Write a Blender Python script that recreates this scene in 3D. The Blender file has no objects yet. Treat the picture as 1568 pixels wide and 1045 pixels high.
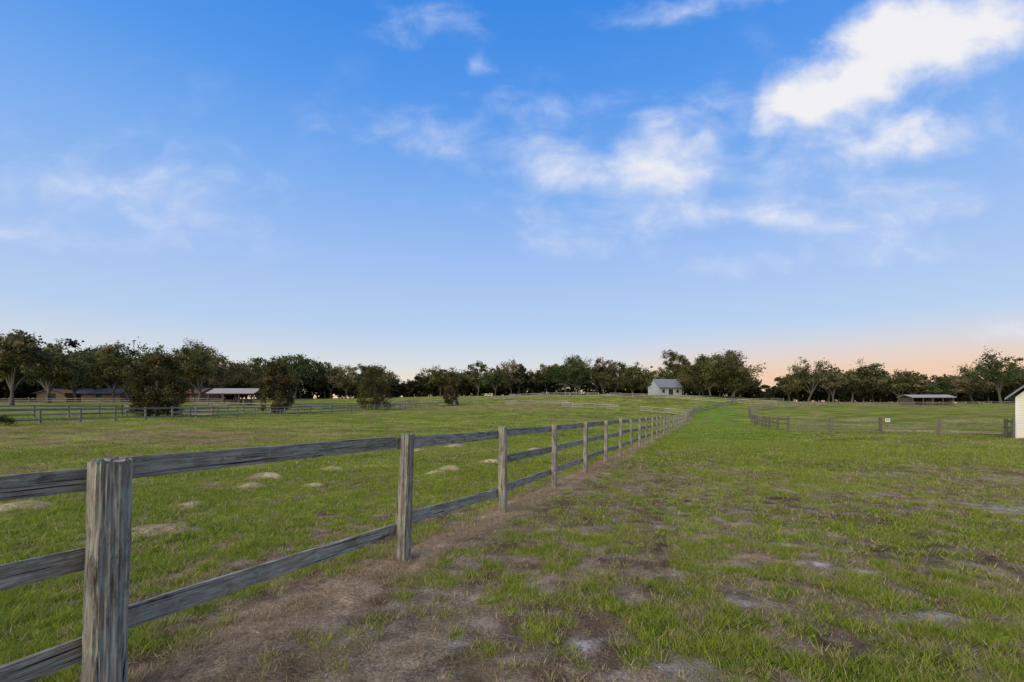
import bpy, math, random
import numpy as np
from mathutils import Vector

random.seed(7)
rng = np.random.default_rng(11)
F = 697.0; CX = 784.0; HV = 620.0; EYE = 1.5

# ------------------------------------------------------------------ noise
def _h(ix, iy, s):
    n = (ix.astype(np.int64) * 374761393 + iy.astype(np.int64) * 668265263 + s * 144269504) & 0xffffffff
    n = ((n ^ (n >> 13)) * 1274126177) & 0xffffffff
    return ((n ^ (n >> 16)) & 0xffff) / 65535.0
def vnoise(x, y, s=0):
    x = np.asarray(x, float); y = np.asarray(y, float)
    ix = np.floor(x); iy = np.floor(y); fx = x - ix; fy = y - iy
    fx = fx * fx * (3 - 2 * fx); fy = fy * fy * (3 - 2 * fy)
    a = _h(ix, iy, s); b = _h(ix + 1, iy, s); c = _h(ix, iy + 1, s); d = _h(ix + 1, iy + 1, s)
    return (a * (1 - fx) + b * fx) * (1 - fy) + (c * (1 - fx) + d * fx) * fy
def fbm(x, y, o=4, s=0):
    t = 0; a = .5; w = 0
    for i in range(o):
        t = t + a * vnoise(x * 2 ** i + 17.3 * i, y * 2 ** i - 9.1 * i, s + i); w += a; a *= .55
    return t / w
def sstep(a, b, x):
    t = np.clip((x - a) / (b - a), 0, 1); return t * t * (3 - 2 * t)

# ------------------------------------------------------------------ terrain
def P(u, v, d):
    return ((u - CX) / F * d, d, EYE - (v - HV) / F * d)
SL = .0187
ctrl = []
for X in (-25, -12, 0, 12, 24):
    for Y in (-30, -8, 4, 14):
        ctrl.append((X, Y, -SL * max(Y, -10)))
for X, Y in ((-10, 24), (6, 24), (18, 26), (10, 34), (14, 42), (18, 50)):
    ctrl.append((X, Y, -SL * Y))
ctrl += [(22, 60, -.95), (27, 70, -1.0)]
ctrl += [P(30, 648, 31), P(270, 642, 41.2), P(430, 637, 54.5), P(590, 629, 80.7), P(690, 621, 115),
         P(100, 618, 95), P(300, 618, 95), P(400, 615, 125), P(200, 615, 125), P(-100, 616, 100),
         P(600, 614, 130), P(780, 610, 130), P(870, 607, 130), P(1000, 606, 135), P(940, 606, 160), P(1110, 607, 135),
         P(900, 632, 75), P(780, 629, 80), P(700, 636, 60), P(980, 632, 80), P(1060, 633, 85), P(1060, 624, 105),
         P(900, 618, 105), P(1150, 624, 105), P(1110, 640, 72), P(1207, 660, 38), P(1541, 671, 28), P(1200, 634, 75),
         P(1300, 634, 70), P(1500, 634, 60), P(1400, 622, 110), P(1250, 619, 125), P(1550, 621, 110),
         P(1250, 617, 160), P(1500, 617, 160), P(700, 607, 175), P(1000, 607, 200), P(300, 611, 170), P(0, 611, 150),
         (-120, 0, .3), (120, 0, -.2), (-80, -80, .3), (80, -80, .3), (0, 230, 4.2), (-150, 220, 3.5), (150, 220, 2.5), (180, 90, .8), (-180, 90, 1.8)]
C = np.array(ctrl)
def _tps_k(r2):
    return .5 * r2 * np.log(np.maximum(r2, 1e-9))
n = len(C)
D2 = (C[:, None, 0] - C[None, :, 0]) ** 2 + (C[:, None, 1] - C[None, :, 1]) ** 2
A = np.zeros((n + 3, n + 3)); A[:n, :n] = _tps_k(D2) + np.eye(n) * 60.0
A[:n, n] = 1; A[:n, n + 1:] = C[:, :2]; A[n, :n] = 1; A[n + 1:, :n] = C[:, :2].T
W = np.linalg.solve(A, np.concatenate([C[:, 2], [0, 0, 0]]))
def ground0(x, y):
    x = np.atleast_1d(np.asarray(x, float)); y = np.atleast_1d(np.asarray(y, float))
    xs = x.ravel(); ys = y.ravel(); r = np.hypot(xs, ys)
    k = np.minimum(1, 300 / np.maximum(r, 1)); xc = xs * k; yc = ys * k
    z = W[n] + W[n + 1] * xc + W[n + 2] * yc
    for i in range(n):
        z = z + W[i] * _tps_k((xc - C[i, 0]) ** 2 + (yc - C[i, 1]) ** 2)
    t = sstep(210, 300, r)
    z = z * (1 - t) + .9 * t
    return z.reshape(x.shape)
def g_at_px(u, v):
    d = F * 1.5 / (v - 633.0); return ((u - CX) / F * d, d)
mounds = []
for (u, v, r, h) in [(408, 734, .38, .17), (385, 747, .26, .11), (690, 720, .34, .14), (668, 727, .3, .11), (238, 814, .42, .09),
                     (755, 709, .34, .12), (30, 777, .42, .09), (510, 720, .34, .11), (296, 775, .22, .08), (640, 690, .4, .12),
                     (700, 684, .5, .14), (484, 745, .2, .08), (820, 690, .4, .12), (570, 686, .4, .12)]:
    x, y = g_at_px(u, v); mounds.append((x, y, r, h))
def mound_m(x, y):
    m = np.zeros(np.shape(x)); z = np.zeros(np.shape(x))
    for (mx, my, r, h) in mounds:
        rr = r * (0.5 + 1.0 * fbm(x * 5, y * 5, 3, 91))
        e = np.exp(-(((x - mx) / (rr * 1.15)) ** 2 + ((y - my) / rr) ** 2) * 1.3)
        z += h * e; m = np.maximum(m, e)
    return m, z
def ground(x, y):
    x = np.atleast_1d(np.asarray(x, float)); y = np.atleast_1d(np.asarray(y, float))
    r = np.hypot(x, y); f = 1 - sstep(25, 60, r)
    z = ground0(x, y) + f * ((fbm(x * 1.3, y * 1.3, 3, 5) - .5) * .07 + (fbm(x * 9, y * 9, 3, 8) - .5) * .04)
    return z + mound_m(x, y)[1]
def gz(x, y):
    return float(ground(x, y)[0])
FX0 = -3.13; FS = .43
def sdist(x, y):
    return (x - (FX0 + FS * y)) * .9187
def grassiness(x, y):
    s = sdist(x, y)
    a = fbm(x * .9, y * .9, 4, 21); b = fbm(x * .16 + 3, y * .22, 3, 31); c = fbm(x * 5.5, y * 5.5, 3, 41)
    g = .67 + (a - .5) * .75 + (b - .5) * .45 + (c - .5) * 1.45
    near = 1 - sstep(7, 22, y)
    g = g - .25 * near * np.exp(-((s - 1.2) / 1.6) ** 2) * (s > -0.3)
    g = g - .03 * near * (s > 3)
    g = g + .22 * sstep(10, 24, y) * np.exp(-((s - 5) / 6.0) ** 2)
    g = g + .06 * (s < 0)
    g = g - .45 * np.exp(-(((y - (26 + .1 * x)) / 6.5) ** 2)) * (1 - sstep(-16, -6, x))
    g = g - .36 * np.exp(-(((y - 9.5) / 3.5) ** 2)) * sstep(6, 11, x)
    g = g - .3 * np.exp(-(((y - 95) / 14.) ** 2)) * sstep(-35, -20, x) * (1 - sstep(5, 20, x))
    return g
def straw_m(x, y):
    s = sdist(x, y) + (fbm(x * 1.5, y * 1.5, 3, 77) - .5) * .35
    return np.clip(np.exp(-(np.abs(s - .06) / .26) ** 2) * (.5 + 1.0 * fbm(x * 5, y * 5, 3, 78)), 0, 1) * (1 - .6 * sstep(14, 40, y))
def sand_m(x, y):
    k = np.zeros(np.shape(x))
    for (u, v, r) in [(893, 992, .07), (1440, 946, .10), (1325, 876, .09), (1040, 1026, .09), (1150, 925, .08), (1260, 868, .07), (960, 925, .06), (1575, 780, .35), (1090, 875, .05), (1200, 835, .06), (700, 985, .05)]:
        px, py = g_at_px(u, v)
        rr = r * (.1 + 1.9 * fbm(x * 13, y * 13, 3, 62))
        k = np.maximum(k, np.exp(-(((x - px) / (rr * 1.6)) ** 2 + ((y - py) / rr) ** 2)) * 1.1)
    return np.clip(k, 0, 1)
def lerp3(a, b, t):
    return a + (b - a) * t[..., None]
def col3(*c): return np.array(c, float)
def ground_col(x, y):
    g = grassiness(x, y); r = np.hypot(x, y)
    t = sstep(.30, .70, g)
    br = fbm(x * 4, y * 4, 3, 101)
    near_soil = lerp3(col3(.14, .095, .058), col3(.29, .215, .145), sstep(.3, .7, br))
    far_soil = lerp3(col3(.22, .15, .065), col3(.30, .215, .10), br)
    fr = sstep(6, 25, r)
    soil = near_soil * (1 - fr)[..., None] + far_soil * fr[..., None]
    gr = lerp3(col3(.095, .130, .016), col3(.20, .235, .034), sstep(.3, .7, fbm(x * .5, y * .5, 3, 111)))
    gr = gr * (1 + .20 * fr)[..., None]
    s = sdist(x, y)
    lane = np.exp(-((s - 4.0) / 3.5) ** 2) * sstep(16, 34, y) * (1 - sstep(110, 140, y))
    gr = lerp3(gr, col3(.13, .24, .022), np.clip(lane, 0, 1) * .75)
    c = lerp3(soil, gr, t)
    c = lerp3(c, col3(.52, .36, .22), np.clip(straw_m(x, y) * 1.2, 0, 1) * .92)
    c = lerp3(c, col3(.46, .40, .33), sand_m(x, y) * .75)
    m = mound_m(x, y)[0]
    c = lerp3(c, col3(.44, .34, .19), sstep(.20, .55, m) * .88)
    return c

# ------------------------------------------------------------------ helpers
def new_mesh(name, V, Fc, cols=None, mat=None, parent=None, smooth=False, vec=None):
    me = bpy.data.meshes.new(name)
    V = np.asarray(V, np.float32)
    if isinstance(Fc, np.ndarray):
        k = Fc.shape[1]; nf = Fc.shape[0]
        me.vertices.add(len(V)); me.vertices.foreach_set('co', V.ravel())
        me.loops.add(nf * k); me.loops.foreach_set('vertex_index', Fc.astype(np.int32).ravel())
        me.polygons.add(nf); me.polygons.foreach_set('loop_start', np.arange(0, nf * k, k, dtype=np.int32))
        me.update(calc_edges=True); me.validate()
    else:
        me.from_pydata([tuple(map(float, v)) for v in V], [], Fc); me.update()
    if cols is not None:
        a = me.attributes.new('Col', 'FLOAT_COLOR', 'POINT')
        cc = np.ones((len(V), 4), np.float32); cc[:, :3] = cols; a.data.foreach_set('color', cc.ravel())
    if vec is not None:
        a = me.attributes.new('grain', 'FLOAT_VECTOR', 'POINT'); a.data.foreach_set('vector', np.asarray(vec, np.float32).ravel())
    if smooth: me.polygons.foreach_set('use_smooth', [True] * len(me.polygons))
    ob = bpy.data.objects.new(name, me); bpy.context.scene.collection.objects.link(ob)
    if mat: me.materials.append(mat)
    if parent: ob.parent = parent
    return ob
def empty(name, loc=(0, 0, 0), rot=0):
    e = bpy.data.objects.new(name, None); e.location = loc; e.rotation_euler = (0, 0, rot)
    e.empty_display_size = .3
    bpy.context.scene.collection.objects.link(e); return e
class NT:
    def __init__(s, nt): s.t = nt; s.n = nt.nodes; s.l = nt.links
    def node(s, typ, **kw):
        nd = s.n.new(typ)
        for k, v in kw.items(): setattr(nd, k, v)
        return nd
    def set(s, sock, v):
        if isinstance(v, bpy.types.NodeSocket): s.l.new(v, sock)
        else: sock.default_value = v
    def m(s, op, a, b=0.0, c=None, clamp=False):
        nd = s.node('ShaderNodeMath', operation=op, use_clamp=clamp); s.set(nd.inputs[0], a); s.set(nd.inputs[1], b)
        if c is not None: s.set(nd.inputs[2], c)
        return nd.outputs[0]
    def mix(s, f, a, b, blend='MIX'):
        nd = s.node('ShaderNodeMix', data_type='RGBA', blend_type=blend); s.set(nd.inputs[0], f); s.set(nd.inputs[6], a); s.set(nd.inputs[7], b)
        return nd.outputs[2]
    def noise(s, vec, scale, detail=4, rough=.55, dist=0):
        nd = s.node('ShaderNodeTexNoise'); s.l.new(vec, nd.inputs['Vector'])
        nd.inputs['Scale'].default_value = scale; nd.inputs['Detail'].default_value = detail
        nd.inputs['Roughness'].default_value = rough; nd.inputs['Distortion'].default_value = dist
        return nd.outputs[0]
    def mr(s, v, a, b, c=0., d=1., smooth=True):
        nd = s.node('ShaderNodeMapRange'); nd.interpolation_type = 'SMOOTHSTEP' if smooth else 'LINEAR'
        s.set(nd.inputs[0], v)
        for i, q in enumerate((a, b, c, d)): nd.inputs[i + 1].default_value = q
        return nd.outputs[0]
def material(name):
    m = bpy.data.materials.new(name); m.use_nodes = True; m.node_tree.nodes.clear()
    t = NT(m.node_tree); out = t.node('ShaderNodeOutputMaterial')
    b = t.node('ShaderNodeBsdfPrincipled'); t.l.new(b.outputs[0], out.inputs[0]); b.inputs['Roughness'].default_value = .85
    b.inputs['Specular IOR Level'].default_value = .2
    return m, t, b, out
def simple(name, c, rough=.8, var=.25, scale=3.0, metallic=0):
    m, t, b, o = material(name)
    tc = t.node('ShaderNodeTexCoord').outputs['Object']
    nz = t.noise(tc, scale, 5)
    c1 = tuple(x * (1 - var) for x in c) + (1,); c2 = tuple(min(1, x * (1 + var)) for x in c) + (1,)
    t.l.new(t.mix(nz, c1, c2), b.inputs['Base Color']); b.inputs['Roughness'].default_value = rough; b.inputs['Metallic'].default_value = metallic
    return m

# ground material
mg, t, b, o = material('ground_soil_grass')
col = t.node('ShaderNodeAttribute', attribute_name='Col').outputs['Color']
pos = t.node('ShaderNodeNewGeometry').outputs['Position']
n1 = t.noise(pos, 45, 5, .65); n2 = t.noise(pos, 5, 6, .7); n3 = t.noise(pos, .5, 7, .72)
f = t.m('MULTIPLY', t.mr(n1, .3, .7, .60, 1.40), t.mr(n2, .3, .7, .64, 1.36)); f = t.m('MULTIPLY', f, t.mr(n3, .32, .68, .66, 1.30))
vm = t.node('ShaderNodeVectorMath', operation='SCALE'); t.l.new(col, vm.inputs[0]); t.l.new(f, vm.inputs['Scale'])
n4 = t.noise(pos, 1.3, 8, .74)
warm = t.mix(t.mr(n4, .47, .64, 0, .5), vm.outputs[0], (.26, .19, .08, 1))
t.l.new(warm, b.inputs['Base Color'])
bp = t.node('ShaderNodeBump'); bp.inputs['Strength'].default_value = .8; bp.inputs['Distance'].default_value = .04
t.l.new(t.m('ADD', n1, n2), bp.inputs['Height']); t.l.new(bp.outputs[0], b.inputs['Normal'])
b.inputs['Roughness'].default_value = 1; b.inputs['Specular IOR Level'].default_value = 0

def leafmat(name, trans=.3):
    m, t, b, o = material(name)
    col = t.node('ShaderNodeAttribute', attribute_name='Col').outputs['Color']
    d_ = t.node('ShaderNodeBsdfDiffuse'); t.l.new(col, d_.inputs[0])
    tr = t.node('ShaderNodeBsdfTranslucent'); t.l.new(col, tr.inputs[0])
    mx = t.node('ShaderNodeMixShader'); mx.inputs[0].default_value = trans
    t.l.new(d_.outputs[0], mx.inputs[1]); t.l.new(tr.outputs[0], mx.inputs[2]); t.l.new(mx.outputs[0], o.inputs[0])
    t.n.remove(b)
    return m
m_grass = leafmat('grass_blades', .35); m_leaf = leafmat('tree_leaves', .25)
m_bark = simple('oak_bark', (.11, .095, .075), .95, .4, 4)

# weathered wood
m_wood, t, b, o = material('weathered_wood')
gr = t.node('ShaderNodeAttribute', attribute_name='grain').outputs['Vector']
tint = t.node('ShaderNodeAttribute', attribute_name='Col').outputs['Color']
def vscale(v, s):
    nd = t.node('ShaderNodeVectorMath', operation='MULTIPLY'); t.l.new(v, nd.inputs[0]); nd.inputs[1].default_value = s; return nd.outputs[0]
g1 = t.noise(vscale(gr, (2.6, 60, 60)), 1.6, 8, .7, .3)
g2 = t.noise(vscale(gr, (2.2, 8, 8)), 1.4, 8, .72, .6)
g3 = t.noise(vscale(gr, (9, 18, 18)), 1, 9, .78)
g4 = t.noise(vscale(gr, (1.6, 80, 80)), 1.0, 3, .5, .1)
g5 = t.noise(vscale(gr, (3.5, 10, 10)), 1, 9, .75, .3)
base = t.mix(t.mr(g1, .32, .68), (.16, .138, .108, 1), (.48, .445, .37, 1))
base = t.mix(t.mr(g2, .45, .63, 0, .7), base, (.17, .125, .08, 1))
base = t.mix(t.mr(g3, .51, .61, 0, .65), base, (.33, .41, .30, 1))
base = t.mix(t.mr(g5, .55, .66, 0, .7), base, (.08, .066, .052, 1))
crack = t.mr(g4, .30, .38, 0, 1)
base = t.mix(t.m('SUBTRACT', 1, crack), base, (.035, .028, .022, 1))
base = t.mix(1.0, base, tint, 'MULTIPLY')
t.l.new(base, b.inputs['Base Color'])
bp = t.node('ShaderNodeBump'); bp.inputs['Strength'].default_value = .9; bp.inputs['Distance'].default_value = .007
t.l.new(t.m('ADD', t.m('MULTIPLY', crack, 1.2), g1), bp.inputs['Height']); t.l.new(bp.outputs[0], b.inputs['Normal'])
b.inputs['Roughness'].default_value = .95

# ------------------------------------------------------------------ ground sheet
def grow(start, end, st, k=1.09):
    o = []; x = start
    while x < end: o.append(x); st *= k; x += st
    o.append(end); return o
xs = [-v for v in reversed(grow(9, 4000, .06, 1.05))] + list(np.arange(-9 + .045, 13, .045)) + grow(13, 4000, .06, 1.05)
ys = [-v for v in reversed(grow(2, 4000, .3, 1.2))] + list(np.arange(-1.8, 1.2, .15)) + list(np.arange(1.2, 13, .05)) + grow(13, 4500, .06, 1.025)
xs = np.array(sorted(set(np.round(xs, 4)))); ys = np.array(sorted(set(np.round(ys, 4))))
GX, GY = np.meshgrid(xs, ys); gx = GX.ravel(); gy = GY.ravel()
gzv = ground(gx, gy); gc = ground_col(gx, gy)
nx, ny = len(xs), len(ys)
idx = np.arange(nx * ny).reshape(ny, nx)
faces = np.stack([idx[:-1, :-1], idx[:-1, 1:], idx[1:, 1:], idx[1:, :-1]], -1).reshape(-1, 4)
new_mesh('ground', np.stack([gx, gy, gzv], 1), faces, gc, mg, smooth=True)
print('ground verts', nx * ny)

# ------------------------------------------------------------------ grass
def sector(nn, r0, r1):
    r = np.sqrt(rng.uniform(r0 * r0, r1 * r1, nn)); a = rng.uniform(-.93, .93, nn)
    return r * np.sin(a), r * np.cos(a)
GV = []; GC = []
def tufts(nt, r0, r1, nb, h, w, spread, pos=None, straw=False):
    x, y = sector(nt, r0, r1) if pos is None else pos
    nt = len(x)
    g = grassiness(x, y); st = straw_m(x, y); sd = sand_m(x, y); mm = mound_m(x, y)[0]
    p = np.clip(sstep(.25, .70, g) * 1.1 + .12 - sd * .9 - mm * 1.8 - st * .5, 0, 1)
    if straw: p = st
    keep = rng.random(nt) < p; x, y, g, st = x[keep], y[keep], g[keep], st[keep]
    k = len(x); X = np.repeat(x, nb); Y = np.repeat(y, nb); G = np.repeat(g, nb); S = np.repeat(st, nb); N = k * nb
    ts = np.repeat(rng.uniform(.5, 1.35, k), nb)
    ang = rng.uniform(0, 2 * np.pi, N); rad = np.abs(rng.normal(0, spread, N))
    bx = X + np.cos(ang) * rad; by = Y + np.sin(ang) * rad
    bz = ground(bx, by) - .004
    H = h * ts * rng.uniform(.5, 1.2, N) * (.7 + .6 * np.clip(G, 0, 1)); lean = H * rng.uniform(.2, 1.3, N)
    if straw: H *= .35; lean = h * rng.uniform(.6, 1.6, N)
    la = ang + rng.normal(0, .7, N)
    wa = rng.uniform(0, np.pi, N); ww = w * rng.uniform(.6, 1.3, N)
    B0 = np.stack([bx - np.cos(wa) * ww, by - np.sin(wa) * ww, bz], 1); B1 = np.stack([bx + np.cos(wa) * ww, by + np.sin(wa) * ww, bz], 1)
    T = np.stack([bx + np.cos(la) * lean, by + np.sin(la) * lean, bz + H], 1)
    GV.append(np.stack([B0, B1, T], 1).reshape(-1, 3))
    dead = rng.random(N) < np.clip(.66 - .58 * sstep(.2, .8, G) + S * 1.2 + .04 + (1. if straw else 0), 0, 1)
    q = rng.random(N); tq = np.repeat(rng.random(k), nb)
    gcol = lerp3(col3(.11, .165, .014), col3(.38, .44, .05), .4 * q + .6 * tq)
    dcol = lerp3(col3(.26, .175, .09), col3(.62, .47, .28), q)
    c = np.where(dead[:, None], dcol, gcol)
    GC.append(np.repeat(c, 3, 0))
tufts(21000, 1.6, 6, 13, .050, .0026, .032)
tufts(36000, 5.5, 13, 9, .050, .0045, .05)
tufts(38000, 12, 28, 6, .065, .009, .08)
tufts(26000, 27, 65, 4, .08, .02, .12)
yy = 1.2 + 18 * rng.random(11000) ** 1.6; tufts(0, 0, 0, 9, .06, .003, .05, pos=(FX0 + FS * yy + rng.normal(.07, .2, 11000), yy), straw=True)
GV = np.concatenate(GV); GC = np.concatenate(GC)
new_mesh('grass', GV, np.arange(len(GV)).reshape(-1, 3), GC, m_grass)
print('grass blades', len(GV) // 3)

# ------------------------------------------------------------------ fences
class Wood:
    def __init__(s): s.V = []; s.F = []; s.G = []; s.C = []
    def plank(s, p0, p1, w, t_, up, nl=1, nc=1, rough=0., tint=(1, 1, 1), bev=0., taper=1.0):
        p0 = np.array(p0, float); p1 = np.array(p1, float); a = p1 - p0; L = np.linalg.norm(a); a /= L
        up = np.array(up, float); up = up - a * up.dot(a); up /= np.linalg.norm(up); sd = np.cross(a, up)
        per = []
        hw, ht = w / 2, t_ / 2
        cs = [(-ht, -hw), (ht, -hw), (ht, hw), (-ht, hw)]
        for i in range(4):
            c0 = cs[i]; c1 = cs[(i + 1) % 4]
            for j in range(nc):
                f = j / nc; q = (c0[0] + (c1[0] - c0[0]) * f, c0[1] + (c1[1] - c0[1]) * f)
                if bev > 0:
                    e2 = (abs(q[0]) / ht + abs(q[1]) / hw) / 2; kk = 1 - bev * max(0, e2 - .5) * 2
                    q = (q[0] * kk, q[1] * kk)
                per.append(q)
        per = np.array(per); m = len(per); base = len(s.V)
        off = np.array([random.uniform(0, 80), random.uniform(0, 30), random.uniform(0, 30)]); sdn = random.randint(0, 9999)
        wob = random.uniform(-.5, .5)
        for i in range(nl + 1):
            f = i / nl
            k = np.ones(m)
            if rough > 0:
                ang = np.arctan2(per[:, 1], per[:, 0])
                nn_ = fbm(np.full(m, f * L * 3.0), ang * 7 + 20, 3, sdn)
                k = 1 - rough * (sstep(.35, .75, nn_)) - rough * .5 * (vnoise(np.full(m, f * L * 1.7), ang * 1.5 + 9, sdn + 5))
            tt = 1 + (taper - 1) * f
            o = p0 + a * L * f + sd * (.004 * wob * math.sin(f * 3.1)) + (up * (.012 * wob * math.sin(f * 3.1 + wob * 4)) if rough and nc == 5 else 0)
            for j in range(m):
                jag = 0
                if rough > 0 and i == nl: jag = (vnoise(per[j, 0] * 60 + 9, per[j, 1] * 60, sdn) - .5) * .035
                q = per[j] * k[j] * tt
                s.V.append(o + sd * q[0] + up * q[1] + a * float(jag)); s.G.append((f * L + off[0], per[j][0] + off[1], per[j][1] + off[2])); s.C.append(tint)
        for i in range(nl):
            for j in range(m):
                j2 = (j + 1) % m
                s.F.append((base + i * m + j, base + i * m + j2, base + (i + 1) * m + j2, base + (i + 1) * m + j))
        if rough > 0 and nc > 1:
            for i, e in ((0, -1), (nl, 1)):
                ci = len(s.V); cen = np.mean([s.V[base + i * m + j] for j in range(m)], 0); s.V.append(cen - a * e * .006)
                s.G.append((off[0] + 5, off[1], off[2])); s.C.append(tuple(x * .8 for x in tint))
                for j in range(m):
                    q = (base + i * m + j, base + i * m + (j + 1) % m, ci); s.F.append(q if e > 0 else q[::-1])
        else:
            s.F.append(tuple(base + j for j in range(m))[::-1]); s.F.append(tuple(base + nl * m + j for j in range(m)))
    def build(s, name, mat=None, parent=None):
        return new_mesh(name, np.array(s.V), s.F, np.array(s.C), mat or m_wood, parent, vec=np.array(s.G))
def rtint(b=1., v=.15):
    k = b * random.uniform(1 - v, 1 + v); return (k, k * random.uniform(.96, 1.01), k * random.uniform(.88, .98))

# main fence
root = empty('wooden_fence')
posts = Wood(); rails = Wood()
dirv = np.array([FS, 1.0, 0]); dirv /= np.linalg.norm(dirv); perp = np.array([dirv[1], -dirv[0], 0])
ks = list(range(-3, 31)); PK = {}
for k in ks:
    Y = 2.32 * k; X = FX0 + FS * Y + (.05 if k == 1 else (.02 if k == 2 else 0)); PK[k] = (X, Y, float(ground0(X, Y)[0]) if Y > 30 else -SL * Y)
for k in ks:
    X, Y, Z = PK[k]; near = 1 <= k <= 4
    lean = {1: (.035, .0), 2: (.05, .01), 3: (-.004, 0)}.get(k, (random.uniform(-.04, .04), random.uniform(-.02, .02)))
    h = {1: 1.255, 2: 1.285, 3: 1.29}.get(k, random.uniform(1.24, 1.33)); wd = {1: .18, 2: .15, 3: .15}.get(k, random.uniform(.13, .15))
    posts.plank((X, Y, Z - .25), (X + lean[0], Y + lean[1], Z + h), wd, wd * .86, dirv, nl=60 if near else 4, nc=14 if near else 3,
                rough=.15 if near else .05, tint=rtint(.94, .08), bev=.16, taper=.94)
RH = {'t': 1.185, 'm': .77, 'b': .31}
for k in ks[:-1]:
    a = np.array(PK[k]); b_ = np.array(PK[k + 1]); near = -1 <= k <= 4
    for r in 'tmb':
        if r == 'm' and k in (1, 2): continue
        h0 = RH[r] + random.uniform(-.025, .025); h1 = RH[r] + random.uniform(-.025, .025)
        if r == 't': h0, h1 = RH[r] + random.uniform(-.01, .012), RH[r] + random.uniform(-.01, .012)
        if k == 1 and r == 'b': h0, h1 = .385, .315
        if k == 2 and r == 'b': h0, h1 = .385, .28
        if k == 0: h0, h1 = {'t': (1.17, 1.165), 'm': (.76, .765), 'b': (.27, .31)}[r]
        if k == 1 and r == 't': h0, h1 = 1.195, 1.205
        sdv = -perp * (.085 if k % 2 else .089)
        ex = dirv * .03
        rails.plank(a + sdv + [0, 0, h0] - ex * -.4, b_ + sdv + [0, 0, h1] - ex * .4, .128 * random.uniform(.94, 1.04), .03, (0, 0, 1),
                    nl=60 if near else 2, nc=5 if near else 1, rough=.08 if near else 0, tint=rtint(.95, .15), bev=.03)
posts.build('posts', parent=root); rails.build('rails', parent=root)

def fence(poly, name='wooden_fence', spacing=2.5, h=1.1, rh=(1.0, .64, .28), bright=.85, pw=.13, rw=.12, mat=None, jit=.04):
    root = empty(name); ps = Wood(); rs = Wood(); pts = []
    bright *= .88
    for i in range(len(poly) - 1):
        a = np.array(poly[i], float); b_ = np.array(poly[i + 1], float); L = np.linalg.norm(b_ - a); nseg = max(1, round(L / spacing))
        for j in range(nseg): pts.append(a + (b_ - a) * j / nseg)
    pts.append(np.array(poly[-1], float))
    Q = []
    for p in pts:
        z = float(ground0(p[0], p[1])[0]); Q.append(np.array([p[0], p[1], z]))
        hh = h * random.uniform(.97, 1.08)
        ps.plank((p[0], p[1], z - .2), (p[0] + random.uniform(-jit, jit), p[1] + random.uniform(-jit, jit), z + hh), pw, pw, (0, 1, .001), nl=1, nc=2, bev=.1, tint=rtint(bright * .8, .2))
    for a, b_ in zip(Q[:-1], Q[1:]):
        d = (b_ - a); pr = np.array([d[1], -d[0], 0]); pr /= np.linalg.norm(pr)
        for r in rh:
            if mat is None and random.random() < .05: continue
            o = pr * (pw / 2 + .02)
            rs.plank(a + o + [0, 0, r + random.uniform(-jit, jit)], b_ + o + [0, 0, r + random.uniform(-jit, jit)], rw, .03, (0, 0, 1), tint=rtint(bright, .25))
    ps.build('posts', mat, root); rs.build('rails', mat, root); return root
def U(u, d): return ((u - CX) / F * d, d)
def LF(y, o=0): return (-38.6 - o + .2 * y, y)
fence([LF(12), LF(60), LF(118)], h=1.08, bright=.95)
fence([LF(16, 9), LF(70, 9), LF(120, 10)], h=1.1, bright=1.15)
fence([(LF(45)), (LF(45, 9))], bright=.9)
fence([U(1551, 27.4), U(1541, 28), U(1207, 38), U(1178, 44), U(1152, 60), U(1146, 84)], spacing=2.9, h=1.15, bright=.75)
fence([U(780, 128), U(900, 128), U(1040, 122), U(1190, 108)], spacing=3, h=1.3, rh=(1.15, .75, .35), bright=1.3)
fence([U(860, 92), U(948, 84)], h=1.1, bright=1.2)
fence([U(775, 104), U(870, 100)], h=1.1, bright=1.1)
fence([U(980, 84), U(1058, 76), ], h=1.1, bright=1.2)
fence([U(1053, 70), U(1062, 82), U(1090, 100), U(1130, 115), U(1200, 122)], bright=.9)
fence([U(1146, 84), U(1180, 100), U(1260, 108)], h=1.2, bright=1.2)
fence([U(1230, 108), U(1400, 104), U(1600, 100)], h=1.2, bright=.8)
fence([U(-80, 80), U(100, 88), U(340, 98)], h=1.2, bright=1.2)
fence([U(590, 118), U(690, 122), U(790, 126)], h=1.2, bright=1.0)
fence([U(300, 72), U(420, 74), U(560, 92)], h=1.1, bright=1.15)

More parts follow.
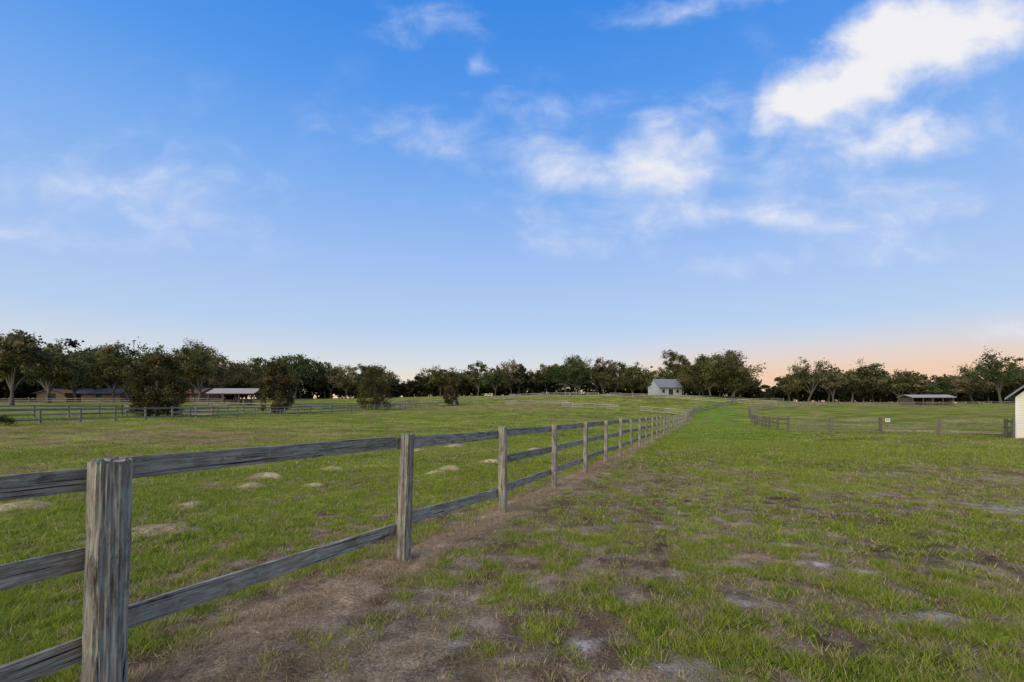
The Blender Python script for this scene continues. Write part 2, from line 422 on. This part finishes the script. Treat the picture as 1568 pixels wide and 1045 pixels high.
# ------------------------------------------------------------------ trees
class Tree:
    def __init__(s): s.V = []; s.C = []; s.BV = []; s.BF = []; s.nb = 0
    def limb(s, pts, r0, r1, sides=6):
        pts = np.array(pts, float); m = len(pts)
        for i in range(m):
            d = pts[min(i + 1, m - 1)] - pts[max(i - 1, 0)]; d /= np.linalg.norm(d) + 1e-9
            ref = np.array([1, 0, 0]) if abs(d[2]) > .7 else np.array([0, 0, 1.]); u = np.cross(d, ref); u /= np.linalg.norm(u); v = np.cross(d, u)
            r = r0 + (r1 - r0) * i / (m - 1)
            if i == 0: r *= 1.35
            for j in range(sides):
                a = 2 * math.pi * j / sides; s.BV.append(pts[i] + (u * math.cos(a) + v * math.sin(a)) * r)
        for i in range(m - 1):
            for j in range(sides):
                s.BF.append((s.nb + i * sides + j, s.nb + i * sides + (j + 1) % sides, s.nb + (i + 1) * sides + (j + 1) % sides, s.nb + (i + 1) * sides + j))
        s.nb += m * sides
    def leaves(s, cen, rad, cnt, size, c0, c1, flat=.75, tintv=.35):
        k = len(cen); N = k * cnt
        d = rng.normal(0, 1, (N, 3)); d /= np.linalg.norm(d, axis=1)[:, None]
        rr = rng.uniform(0, 1, N) ** .45 * (1 + .25 * rng.normal(0, 1, N))
        R = np.repeat(rad, cnt); P0 = np.repeat(cen, cnt, 0)
        p = P0 + d * (rr * R)[:, None] * np.array([1, 1, flat])
        e1 = rng.normal(0, 1, (N, 3)); e1 /= np.linalg.norm(e1, axis=1)[:, None]
        e2 = rng.normal(0, 1, (N, 3)); e2 -= e1 * (e1 * e2).sum(1)[:, None]; e2 /= np.linalg.norm(e2, axis=1)[:, None]
        sz = size * rng.uniform(.5, 1.3, N)[:, None]
        s.V.append(np.stack([p - e1 * sz, p + e1 * sz * .7 - e2 * sz * .5, p + e2 * sz * .9], 1).reshape(-1, 3))
        tt = np.repeat(rng.random(k), cnt) * .6 + rng.random(N) * .4
        c = lerp3(np.array(c0), np.array(c1), tt) * np.repeat(rng.uniform(1 - tintv, 1 + tintv, k), cnt)[:, None]
        s.C.append(np.repeat(c, 3, 0))
    def oak(s, x, y, z, h, w, clear, nclump, cnt, size, c0=(.040, .050, .016), c1=(.145, .14, .05), trunk=None, detail=True):
        tr = trunk or h * .024
        crown_c = np.array([x, y, z + clear + (h - clear) * .5]);
        u = rng.normal(0, 1, (nclump, 3)); u /= np.linalg.norm(u, axis=1)[:, None]
        rr = rng.uniform(.25, 1, nclump) ** .6
        cen = u * rr[:, None] * np.array([w / 2, w / 2, (h - clear) / 2]) * .82
        cen[:, 2] = np.where(cen[:, 2] < 0, cen[:, 2] * .85, cen[:, 2]) + rng.normal(0, .03 * h, nclump)
        cen[:, 0] += rng.normal(0, .06 * w); cen += crown_c
        rad = rng.uniform(.06, .18, nclump) * min(w, h)
        s.leaves(cen, rad, cnt, size, c0, c1)
        if detail:
            k = nclump // 4; sel = rng.integers(0, nclump, k)
            c2 = cen[sel] + rng.normal(0, .05 * w, (k, 3)) + [0, 0, .03 * h]; s.leaves(c2, rad[sel] * .6, cnt // 2, size * .8, (.19, .14, .07), (.36, .26, .13))
        lx, ly = rng.normal(0, .04 * h, 2)
        fork = np.array([x + lx, y + ly, z + max(clear * .75, h * .18)])
        s.limb([(x, y, z - .3), (x + lx * .3, y + ly * .3, z + clear * .3), fork], tr, tr * .75)
        for i in range(min(nclump, 7 if detail else 3)):
            e = cen[rng.integers(0, nclump)]; mid = (fork + e) / 2 + np.array([0, 0, .04 * h]) + rng.normal(0, .03 * h, 3)
            s.limb([fork, mid, e], tr * .5, tr * .12, 5)
    def build(s, name, leaf='foliage', mat=m_leaf):
        e = empty(name)
        V = np.concatenate(s.V); new_mesh(leaf, V, np.arange(len(V)).reshape(-1, 3), np.concatenate(s.C), mat, e)
        if s.nb: new_mesh('trunks_and_limbs', np.array(s.BV), s.BF, None, m_bark, e, smooth=True)
        return e
prof = [(-600, 500), (-200, 505), (0, 512), (60, 520), (100, 510), (180, 520), (250, 530), (310, 523), (345, 542), (400, 538), (455, 533), (500, 556), (560, 555), (600, 569), (630, 571), (660, 562), (700, 558),
        (760, 553), (820, 555), (870, 544), (920, 544), (960, 560), (1000, 566), (1040, 546), (1080, 550), (1140, 558), (1160, 584), (1195, 585), (1220, 555), (1250, 548), (1300, 556), (1350, 557),
        (1400, 565), (1450, 569), (1500, 558), (1540, 545), (1600, 552), (2200, 520)]
PU = [p[0] for p in prof]; PVv = [p[1] for p in prof]
def topv(u): return float(np.interp(u, PU, PVv))
def dep(u): return float(np.interp(u, [-600, 0, 250, 450, 600, 1150, 1250, 1600, 2200], [70, 100, 112, 140, 175, 185, 165, 140, 100]))
tl = Tree()
u = -420
while u < 2000:   # front row
    d = dep(u) * random.uniform(.93, 1.1); sc_ = 110 / max(d, 90)
    tv = topv(u) + random.choice((-9, -4, 0, 4, 9, 16)) * sc_ + random.uniform(-3, 3); x, y = U(u, d); z = float(ground0(x, y)[0])
    top = EYE - (tv - HV) / F * d; h = max(4, top - z); w = h * random.uniform(.7, 1.4)
    far = d > 130
    if not (1150 < u < 1205 or 590 < u < 640 or 985 < u < 1050):
        warm = random.random()
        c1 = (.19, .18, .065) if warm < .5 else ((.28, .22, .11) if warm < .75 else (.11, .15, .05))
        tl.oak(x, y, z, h, w, h * random.uniform(.10, .28), 44, 80 if not far else 65, .25 if not far else .34, c0=(.05, .06, .02), c1=c1)
    u += w / d * F * random.uniform(.42, .74)
for row, (dd, dv) in enumerate(((16, 9), (36, 12))):
    u = -450
    while u < 2050:
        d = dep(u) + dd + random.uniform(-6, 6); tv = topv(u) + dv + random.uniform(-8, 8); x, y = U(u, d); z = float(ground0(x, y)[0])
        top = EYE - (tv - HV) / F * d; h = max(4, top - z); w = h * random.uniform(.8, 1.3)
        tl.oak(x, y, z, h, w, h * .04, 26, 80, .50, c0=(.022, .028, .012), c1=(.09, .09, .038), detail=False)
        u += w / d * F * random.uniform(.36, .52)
# understorey thicket behind the trunks
k = 950
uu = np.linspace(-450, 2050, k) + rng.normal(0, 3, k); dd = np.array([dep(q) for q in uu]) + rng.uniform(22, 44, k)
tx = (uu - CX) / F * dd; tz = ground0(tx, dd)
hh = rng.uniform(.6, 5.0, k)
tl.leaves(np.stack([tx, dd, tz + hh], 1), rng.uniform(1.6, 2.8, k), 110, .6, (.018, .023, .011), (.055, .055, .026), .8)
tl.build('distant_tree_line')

def magnolia(u, d, tv, wpx):
    x, y = U(u, d); z = gz(x, y); top = EYE - (tv - HV) / F * d; h = top - z; w = wpx / F * d
    T = Tree(); nC = 90
    a = rng.uniform(0, 2 * np.pi, nC); hh = rng.uniform(.06, 1, nC)
    prof_r = np.interp(hh, [0, .15, .45, .75, 1], [.6, .85, 1.0, .8, .25]); r = rng.uniform(.3, 1, nC) ** .5 * prof_r * w / 2 * .82
    cen = np.stack([x + np.cos(a) * r, y + np.sin(a) * r, z + hh * h * .93], 1)
    T.leaves(cen, rng.uniform(.09, .17, nC) * w * .8, 150, .12, (.032, .038, .014), (.13, .11, .04), 1.0, .45)
    T.leaves(cen[:30] + rng.normal(0, .2, (30, 3)), rng.uniform(.08, .13, 30) * w, 40, .11, (.16, .09, .045), (.24, .15, .07), 1.0)
    T.limb([(x, y, z - .2), (x + .05, y, z + h * .4), (x, y, z + h * .9)], .14, .03)
    for i in range(9):
        e = cen[i]; T.limb([(x, y, z + h * random.uniform(.1, .5)), (np.array([x, y, z + h * .4]) + e) / 2, e], .05, .015, 5)
    T.build('magnolia_tree')
magnolia(241, 45, 541, 88); magnolia(425, 60, 553, 60); magnolia(574, 84, 560, 64); magnolia(692, 112, 568, 32)
def oak1(u, d, tv, wpx, name='oak_tree', clear=.12, n=70, cnt=130, size=.28, c1=(.18, .17, .06), c0=(.042, .052, .018)):
    x, y = U(u, d); z = gz(x, y); h = EYE - (tv - HV) / F * d - z
    T = Tree(); T.oak(x, y, z, h, wpx / F * d, h * clear, n, cnt, size, c1=c1, c0=c0); T.build(name)
oak1(1118, 126, 533, 110, n=100, cnt=180, clear=.06); oak1(1070, 138, 548, 76, n=64, cnt=150, clear=.04); oak1(1037, 170, 536, 46, clear=.3, n=44); oak1(970, 128, 560, 66, n=60, clear=.06, cnt=150); oak1(880, 160, 545, 84, c1=(.09, .13, .045), clear=.08); oak1(18, 74, 503, 95, clear=.2, n=50, cnt=110)
oak1(925, 165, 544, 54, n=44, c1=(.22, .165, .075)); oak1(1000, 172, 562, 60, n=44); oak1(70, 92, 522, 70, clear=.16, n=50); oak1(175, 100, 524, 80, clear=.14, n=56); oak1(305, 104, 522, 70, clear=.22, n=50)
# small shrub left
x, y = U(8, 29); z = gz(x, y); T = Tree(); T.leaves(np.array([[x, y, z + .35], [x + .3, y, z + .3], [x - .3, y + .1, z + .45]]), np.array([.35, .3, .3]), 260, .05, (.02, .03, .012), (.08, .09, .03)); T.limb([(x, y, z - .1), (x, y, z + .2), (x + .05, y, z + .5)], .03, .01); T.build('shrub')

# ------------------------------------------------------------------ buildings
def box(x0, x1, y0, y1, z0, z1):
    V = [(x0, y0, z0), (x1, y0, z0), (x1, y1, z0), (x0, y1, z0), (x0, y0, z1), (x1, y0, z1), (x1, y1, z1), (x0, y1, z1)]
    return V, [(3, 2, 1, 0), (4, 5, 6, 7), (0, 1, 5, 4), (1, 2, 6, 5), (2, 3, 7, 6), (3, 0, 4, 7)]
def boxes(name, lst, mat, parent):
    V = []; Fc = []
    for b_ in lst:
        v, f = box(*b_); o_ = len(V); V += v; Fc += [tuple(i + o_ for i in q) for q in f]
    return new_mesh(name, V, Fc, None, mat, parent)
def gable_roof(name, x0, x1, y0, y1, ze, zr, mat, parent, axis='x', th=.12):
    if axis == 'x':
        ym = (y0 + y1) / 2
        sec = [(y0, ze), (ym, zr), (y1, ze), (y1, ze - th), (ym, zr - th), (y0, ze - th)]
        V = [(x, a, b_) for x in (x0, x1) for a, b_ in sec]
    else:
        xm = (x0 + x1) / 2
        sec = [(x0, ze), (xm, zr), (x1, ze), (x1, ze - th), (xm, zr - th), (x0, ze - th)]
        V = [(a, y, b_) for y in (y0, y1) for a, b_ in sec]
    Fc = [(i, (i + 1) % 6, (i + 1) % 6 + 6, i + 6) for i in range(6)]
    Fc += [(0, 1, 4, 5), (1, 2, 3, 4), (6, 11, 10, 7), (7, 10, 9, 8)]
    return new_mesh(name, V, Fc, None, mat, parent)
def gable_walls(name, x0, x1, y0, y1, z0, ze, zr, mat, parent, axis='x'):
    V = [(x0, y0, z0), (x1, y0, z0), (x1, y1, z0), (x0, y1, z0), (x0, y0, ze), (x1, y0, ze), (x1, y1, ze), (x0, y1, ze)]
    Fc = [(0, 1, 5, 4), (1, 2, 6, 5), (2, 3, 7, 6), (3, 0, 4, 7)]
    if axis == 'x':
        V += [(x0, (y0 + y1) / 2, zr), (x1, (y0 + y1) / 2, zr)]; Fc += [(4, 7, 8)[::-1], (5, 6, 9)]
    else:
        V += [((x0 + x1) / 2, y0, zr), ((x0 + x1) / 2, y1, zr)]; Fc += [(4, 5, 8), (6, 7, 9)]
    return new_mesh(name, V, Fc, None, mat, parent)
m_white = simple('white_siding', (.42, .43, .42), .7, .06, 1); m_metal = simple('metal_roof', (.20, .215, .225), .7, .12, .6)
m_shingle = simple('blue_grey_shingles', (.075, .095, .13), .95, .2, 3); m_brick = simple('red_brick', (.26, .13, .08), .9, .25, 6)
m_tan = simple('tan_stucco', (.24, .16, .105), .9, .1, 2); m_glass = simple('window_glass', (.03, .04, .05), .15, .1, 1)
m_dark = simple('dark_door', (.05, .04, .035), .7, .2, 1); m_timber = simple('barn_timber', (.11, .085, .065), .9, .35, 5)
m_light_roof = simple('galvanised_roof', (.33, .29, .25), .7, .12, .7); m_trim = simple('trim_white', (.70, .69, .65), .7, .05, 1)
m_cream, t, b, o = material('cream_clapboard'); tc = t.node('ShaderNodeTexCoord').outputs['Object']
sp = t.node('ShaderNodeSeparateXYZ'); t.l.new(tc, sp.inputs[0]); fr = t.m('FRACT', t.m('MULTIPLY', sp.outputs[2], 6.5))
t.l.new(t.mix(t.mr(fr, 0, .12), (.35, .31, .24, 1), (.72, .67, .54, 1)), b.inputs['Base Color'])

# white barn
x, y = U(1018, 144); e = empty('white_barn', (x, y, gz(x, y) - .5), .3)
gable_walls('walls', -4.1, 4.1, -3, 3, -.5, 3.0, 5.3, m_white, e); gable_roof('roof', -4.4, 4.4, -3.5, 3.5, 2.75, 5.5, m_metal, e)
boxes('windows', [(-3.1, -2.2, -3.06, -3.003, 1.1, 2.1), (2.0, 2.9, -3.06, -3.003, 1.1, 2.1)], m_glass, e); boxes('door', [(-.9, .9, -3.07, -3.003, -.2, 2.3)], m_dark, e)
boxes('trim', [(-1.02, -.902, -3.09, -3.005, -.2, 2.42), (.902, 1.02, -3.09, -3.005, -.2, 2.42), (-.9, .9, -3.09, -3.005, 2.302, 2.42)], m_trim, e)
# open pole barn on the left
x, y = U(364, 92); e = empty('open_pole_barn', (x, y, gz(x, y)), .1)
gable_roof('roof', -4.5, 4.5, -3, 3, 2.35, 3.35, m_light_roof, e)
boxes('posts', [(px - .09, px + .09, py - .09, py + .09, -.3, 2.4) for px in (-4.2, -1.45, 1.45, 4.2) for py in (-2.6, 2.6)], m_timber, e)
boxes('beams', [(-4.4, 4.4, -2.7, -2.5, 2.12, 2.3), (-4.4, 4.4, 2.5, 2.7, 2.12, 2.3)], m_timber, e)
boxes('hay_feeder', [(-1.2, .6, -.6, .6, -.1, .9), (1.4, 2.6, -.5, .5, -.1, 1.1)], m_timber, e)
def house(u, d, L, dpt, ze, zr, wall, roof, name, rot=.0, wing=False):
    x, y = U(u, d); e = empty(name, (x, y, gz(x, y)), rot)
    gable_walls('walls', -L / 2, L / 2, -dpt / 2, dpt / 2, -.5, ze, zr - .15, wall, e); gable_roof('roof', -L / 2 - .5, L / 2 + .5, -dpt / 2 - .6, dpt / 2 + .6, ze - .1, zr, roof, e)
    y0 = -dpt / 2; ws = []; fr = []
    for i in range(int(L // 4)):
        cx = -L / 2 + 2 + i * 4
        if abs(cx) < 1.2: continue
        ws.append((cx - .6, cx + .6, y0 - .05, y0 - .003, .9, 2.0)); fr.append((cx - .72, cx + .72, y0 - .08, y0 - .004, 2.003, 2.12)); fr.append((cx - .72, cx + .72, y0 - .1, y0 - .004, .78, .897))
    boxes('windows', ws, m_glass, e); boxes('window_frames', fr, m_trim, e); boxes('door', [(-.5, .5, y0 - .05, y0 - .003, 0, 2.1)], m_dark, e)
    if wing:
        gable_walls('wing_walls', -L / 2 + 3, -L / 2 + 9, -dpt / 2 - 3.5, -dpt / 2 - .01, -.5, ze - .02, zr - .6, wall, e, 'y')
        gable_roof('wing_roof', -L / 2 + 2.6, -L / 2 + 9.4, -dpt / 2 - 3.9, -.5, ze - .12, zr - .45, m_tanroof, e, 'y')
        boxes('wing_window', [(-L / 2 + 5, -L / 2 + 7, -dpt / 2 - 3.56, -dpt / 2 - 3.503, .8, 2.0)], m_glass, e)
m_tanroof = simple('brown_shingles', (.20, .13, .09), .9, .2, 3)
house(140, 118, 19, 8, 2.2, 3.5, m_tan, m_shingle, 'ranch_house', .12, True)
house(303, 126, 7, 7, 2.3, 3.7, m_brick, m_tanroof, 'brick_house', -.1)
# run-in shed right
x, y = U(1418, 112); e = empty('run_in_shed', (x, y, gz(x, y)), -.1)
boxes('walls', [(-4.6, 4.6, 1.85, 2, -.3, 2.0), (-4.6, -4.45, -2, 1.847, -.3, 2.0), (4.45, 4.6, -2, 1.847, -.3, 2.0), (-.07, .07, -2, 1.847, -.3, 2.0)], m_timber, e)
gable_roof('roof', -5.0, 5.0, -2.5, 2.5, 2.1, 2.75, m_light_roof, e)
boxes('posts', [(px - .08, px + .08, -2.2, -2.04, -.3, 2.08) for px in (-4.5, -2.2, 0, 2.2, 4.5)], m_timber, e)
boxes('fascia', [(-4.8, 4.8, -2.36, -2.3, 1.9, 2.05)], m_timber, e)
# cream cottage at right edge
x, y = U(1556, 27.5); ang = -math.atan2(x, y) - .04
e = empty('cream_cottage', (x, y, -.55), ang)
gable_walls('walls', 0, 6, 0, 9, -.3, 2.55, 5.6, m_cream, e, 'y'); gable_roof('roof', -.45, 6.45, -.4, 9.4, 2.45, 5.85, m_metal, e, 'y')
boxes('window', [(1.2, 2.2, -.05, -.003, 1.0, 2.2)], m_glass, e); boxes('window_frame', [(1.08, 1.197, -.07, -.004, .9, 2.3), (2.203, 2.32, -.07, -.004, .9, 2.3), (1.2, 2.2, -.07, -.004, 2.203, 2.3), (1.2, 2.2, -.09, -.004, .9, .997)], m_trim, e)
boxes('corner_boards', [(-.03, .1, -.03, -.002, -.3, 2.5)], m_trim, e); boxes('door', [(3.2, 4.2, -.05, -.003, -.2, 2.1)], m_dark, e)
# sign on fence
x, y = U(1357, 32.8); z = gz(x, y); e = empty('fence_sign', (x, y - .12, z + .98), -.1)
boxes('panel', [(-.16, .16, -.02, 0, -.1, .14)], m_trim, e); boxes('lettering', [(-.11, .11, -.026, -.021, .05, .075), (-.11, .08, -.026, -.021, -.01, .015)], m_dark, e)

# ------------------------------------------------------------------ world
SUN_EL = math.radians(38); SUN_AZ = math.radians(215)
w = bpy.data.worlds.new('World'); bpy.context.scene.world = w; w.use_nodes = True; w.node_tree.nodes.clear()
t = NT(w.node_tree); out = t.node('ShaderNodeOutputWorld'); bg = t.node('ShaderNodeBackground'); t.l.new(bg.outputs[0], out.inputs[0])
sky = t.node('ShaderNodeTexSky', sky_type='NISHITA', sun_disc=False, sun_elevation=SUN_EL, sun_rotation=SUN_AZ)
tc = t.node('ShaderNodeTexCoord').outputs['Generated']; sp = t.node('ShaderNodeSeparateXYZ'); t.l.new(tc, sp.inputs[0]); dx, dy, dz = sp.outputs
rp = t.node('ShaderNodeValToRGB'); t.l.new(dz, rp.inputs[0]); cr = rp.color_ramp
stops = [(0, (.92, .66, .40)), (.05, (.86, .76, .62)), (.09, (.70, .74, .78)), (.16, (.50, .65, .89)), (.28, (.38, .56, .92)), (.42, (.22, .45, .91)), (.55, (.095, .33, .87)), (.68, (.035, .25, .80)), (1, (.015, .14, .6))]
while len(cr.elements) > 1: cr.elements.remove(cr.elements[-1])
cr.elements[0].position = 0; cr.elements[0].color = stops[0][1] + (1,)
for p_, c_ in stops[1:]:
    el = cr.elements.new(p_); el.color = c_ + (1,)
nis = t.mix(1.0, sky.outputs[0], (.1, .1, .1, 1), 'MULTIPLY')
colr = t.mix(.08, rp.outputs[0], nis)
pk = t.m('MULTIPLY', t.mr(dx, .12, .45), t.mr(dz, .15, .03)); colr = t.mix(t.m('MULTIPLY', pk, .8), colr, (.90, .56, .38, 1))
ysafe = t.m('MAXIMUM', dy, .08); px = t.m('DIVIDE', dx, ysafe); pz = t.m('DIVIDE', dz, ysafe)
blobs = [(1420, 55, 130, 55, 24, 1.25), (1300, 120, 85, 42, 35, .9), (1530, 30, 80, 40, 10, .7), (1225, 165, 50, 20, 20, .5), (1360, 228, 100, 26, 12, .85), (1040, 195, 55, 24, 10, .55), (1020, 262, 62, 36, 10, .58), (850, 255, 55, 20, -8, .50),
         (910, 345, 75, 28, 5, .46), (1120, 338, 110, 18, -5, .34), (960, 270, 190, 100, 0, .28), (722, 103, 24, 16, 15, .62), (650, 35, 66, 30, -10, .42), (1060, 8, 100, 16, 8, .58), (690, 190, 90, 26, 0, .34),
         (210, 305, 180, 46, -12, .44), (30, 365, 80, 18, 0, .48), (1172, 210, 22, 18, 0, .6), (1290, 318, 130, 24, 4, .48), (1545, 490, 60, 12, 0, .7), (1165, 405, 70, 16, 8, .46), (1400, 370, 80, 16, 0, .46), (1350, 200, 300, 150, 0, .25), (260, 240, 220, 120, 10, .22), (700, 200, 150, 120, 0, .14)]
cv = t.node('ShaderNodeCombineXYZ'); t.l.new(px, cv.inputs[0]); t.l.new(pz, cv.inputs[1])
wn = t.node('ShaderNodeTexNoise'); t.l.new(cv.outputs[0], wn.inputs['Vector']); wn.inputs['Scale'].default_value = 6; wn.inputs['Detail'].default_value = 5
v1 = t.node('ShaderNodeVectorMath', operation='MULTIPLY_ADD'); t.l.new(wn.outputs['Color'], v1.inputs[0]); v1.inputs[1].default_value = (.20, .15, 0); v1.inputs[2].default_value = (-.10, -.075, 0)
v2 = t.node('ShaderNodeVectorMath', operation='ADD'); t.l.new(cv.outputs[0], v2.inputs[0]); t.l.new(v1.outputs[0], v2.inputs[1])
tot = None
for (bu, bv, rx, rz, an, amp) in blobs:
    mp = t.node('ShaderNodeMapping', vector_type='TEXTURE'); t.l.new(v2.outputs[0], mp.inputs[0])
    mp.inputs['Location'].default_value = ((bu - CX) / F, (HV - bv) / F, 0); mp.inputs['Rotation'].default_value = (0, 0, math.radians(an)); mp.inputs['Scale'].default_value = (rx * 2 / F, rz * 2 / F, 1)
    gd = t.node('ShaderNodeTexGradient', gradient_type='SPHERICAL'); t.l.new(mp.outputs[0], gd.inputs[0])
    tot = t.m('MULTIPLY_ADD', gd.outputs['Fac'], amp, tot if tot is not None else 0.0)
mp = t.node('ShaderNodeMapping'); t.l.new(cv.outputs[0], mp.inputs[0]); mp.inputs['Rotation'].default_value = (0, 0, math.radians(-18)); mp.inputs['Scale'].default_value = (1, 1.7, 1)
nz = t.noise(mp.outputs[0], 6.0, 9, .58, .3)
dens = t.m('ADD', tot, t.m('MULTIPLY', t.m('SUBTRACT', nz, .5), 1.8))
al = t.mr(dens, .06, 1.3); al = t.m('MULTIPLY', al, t.mr(dy, .08, .15)); al = t.m('MULTIPLY', al, t.mr(tot, .03, .25))
cc = t.mix(t.mr(dens, .4, 1.3), (.70, .76, .93, 1), (.92, .90, .91, 1))
colr = t.mix(t.m('MULTIPLY', al, .95), colr, cc)
t.l.new(colr, bg.inputs[0]); bg.inputs[1].default_value = 1.0

sd = bpy.data.lights.new('sun', 'SUN'); sd.energy = 3.5; sd.angle = math.radians(60); sd.color = (1, .87, .68)
so = bpy.data.objects.new('sun', sd); bpy.context.scene.collection.objects.link(so)
sv = Vector((math.sin(SUN_AZ) * math.cos(SUN_EL), math.cos(SUN_AZ) * math.cos(SUN_EL), math.sin(SUN_EL)))
so.rotation_euler = sv.to_track_quat('Z', 'Y').to_euler(); so.location = (0, 0, 30)

cam = bpy.data.cameras.new('camera'); cam.lens = 16; cam.sensor_width = 36; cam.shift_y = (HV - 522.5) / 1568; cam.clip_start = .05; cam.clip_end = 12000
co = bpy.data.objects.new('camera', cam); bpy.context.scene.collection.objects.link(co); co.location = (0, 0, EYE); co.rotation_euler = (math.radians(90), 0, 0)
bpy.context.scene.camera = co
sc = bpy.context.scene; sc.view_settings.view_transform = 'Standard'; sc.view_settings.look = 'None'; sc.view_settings.exposure = 0
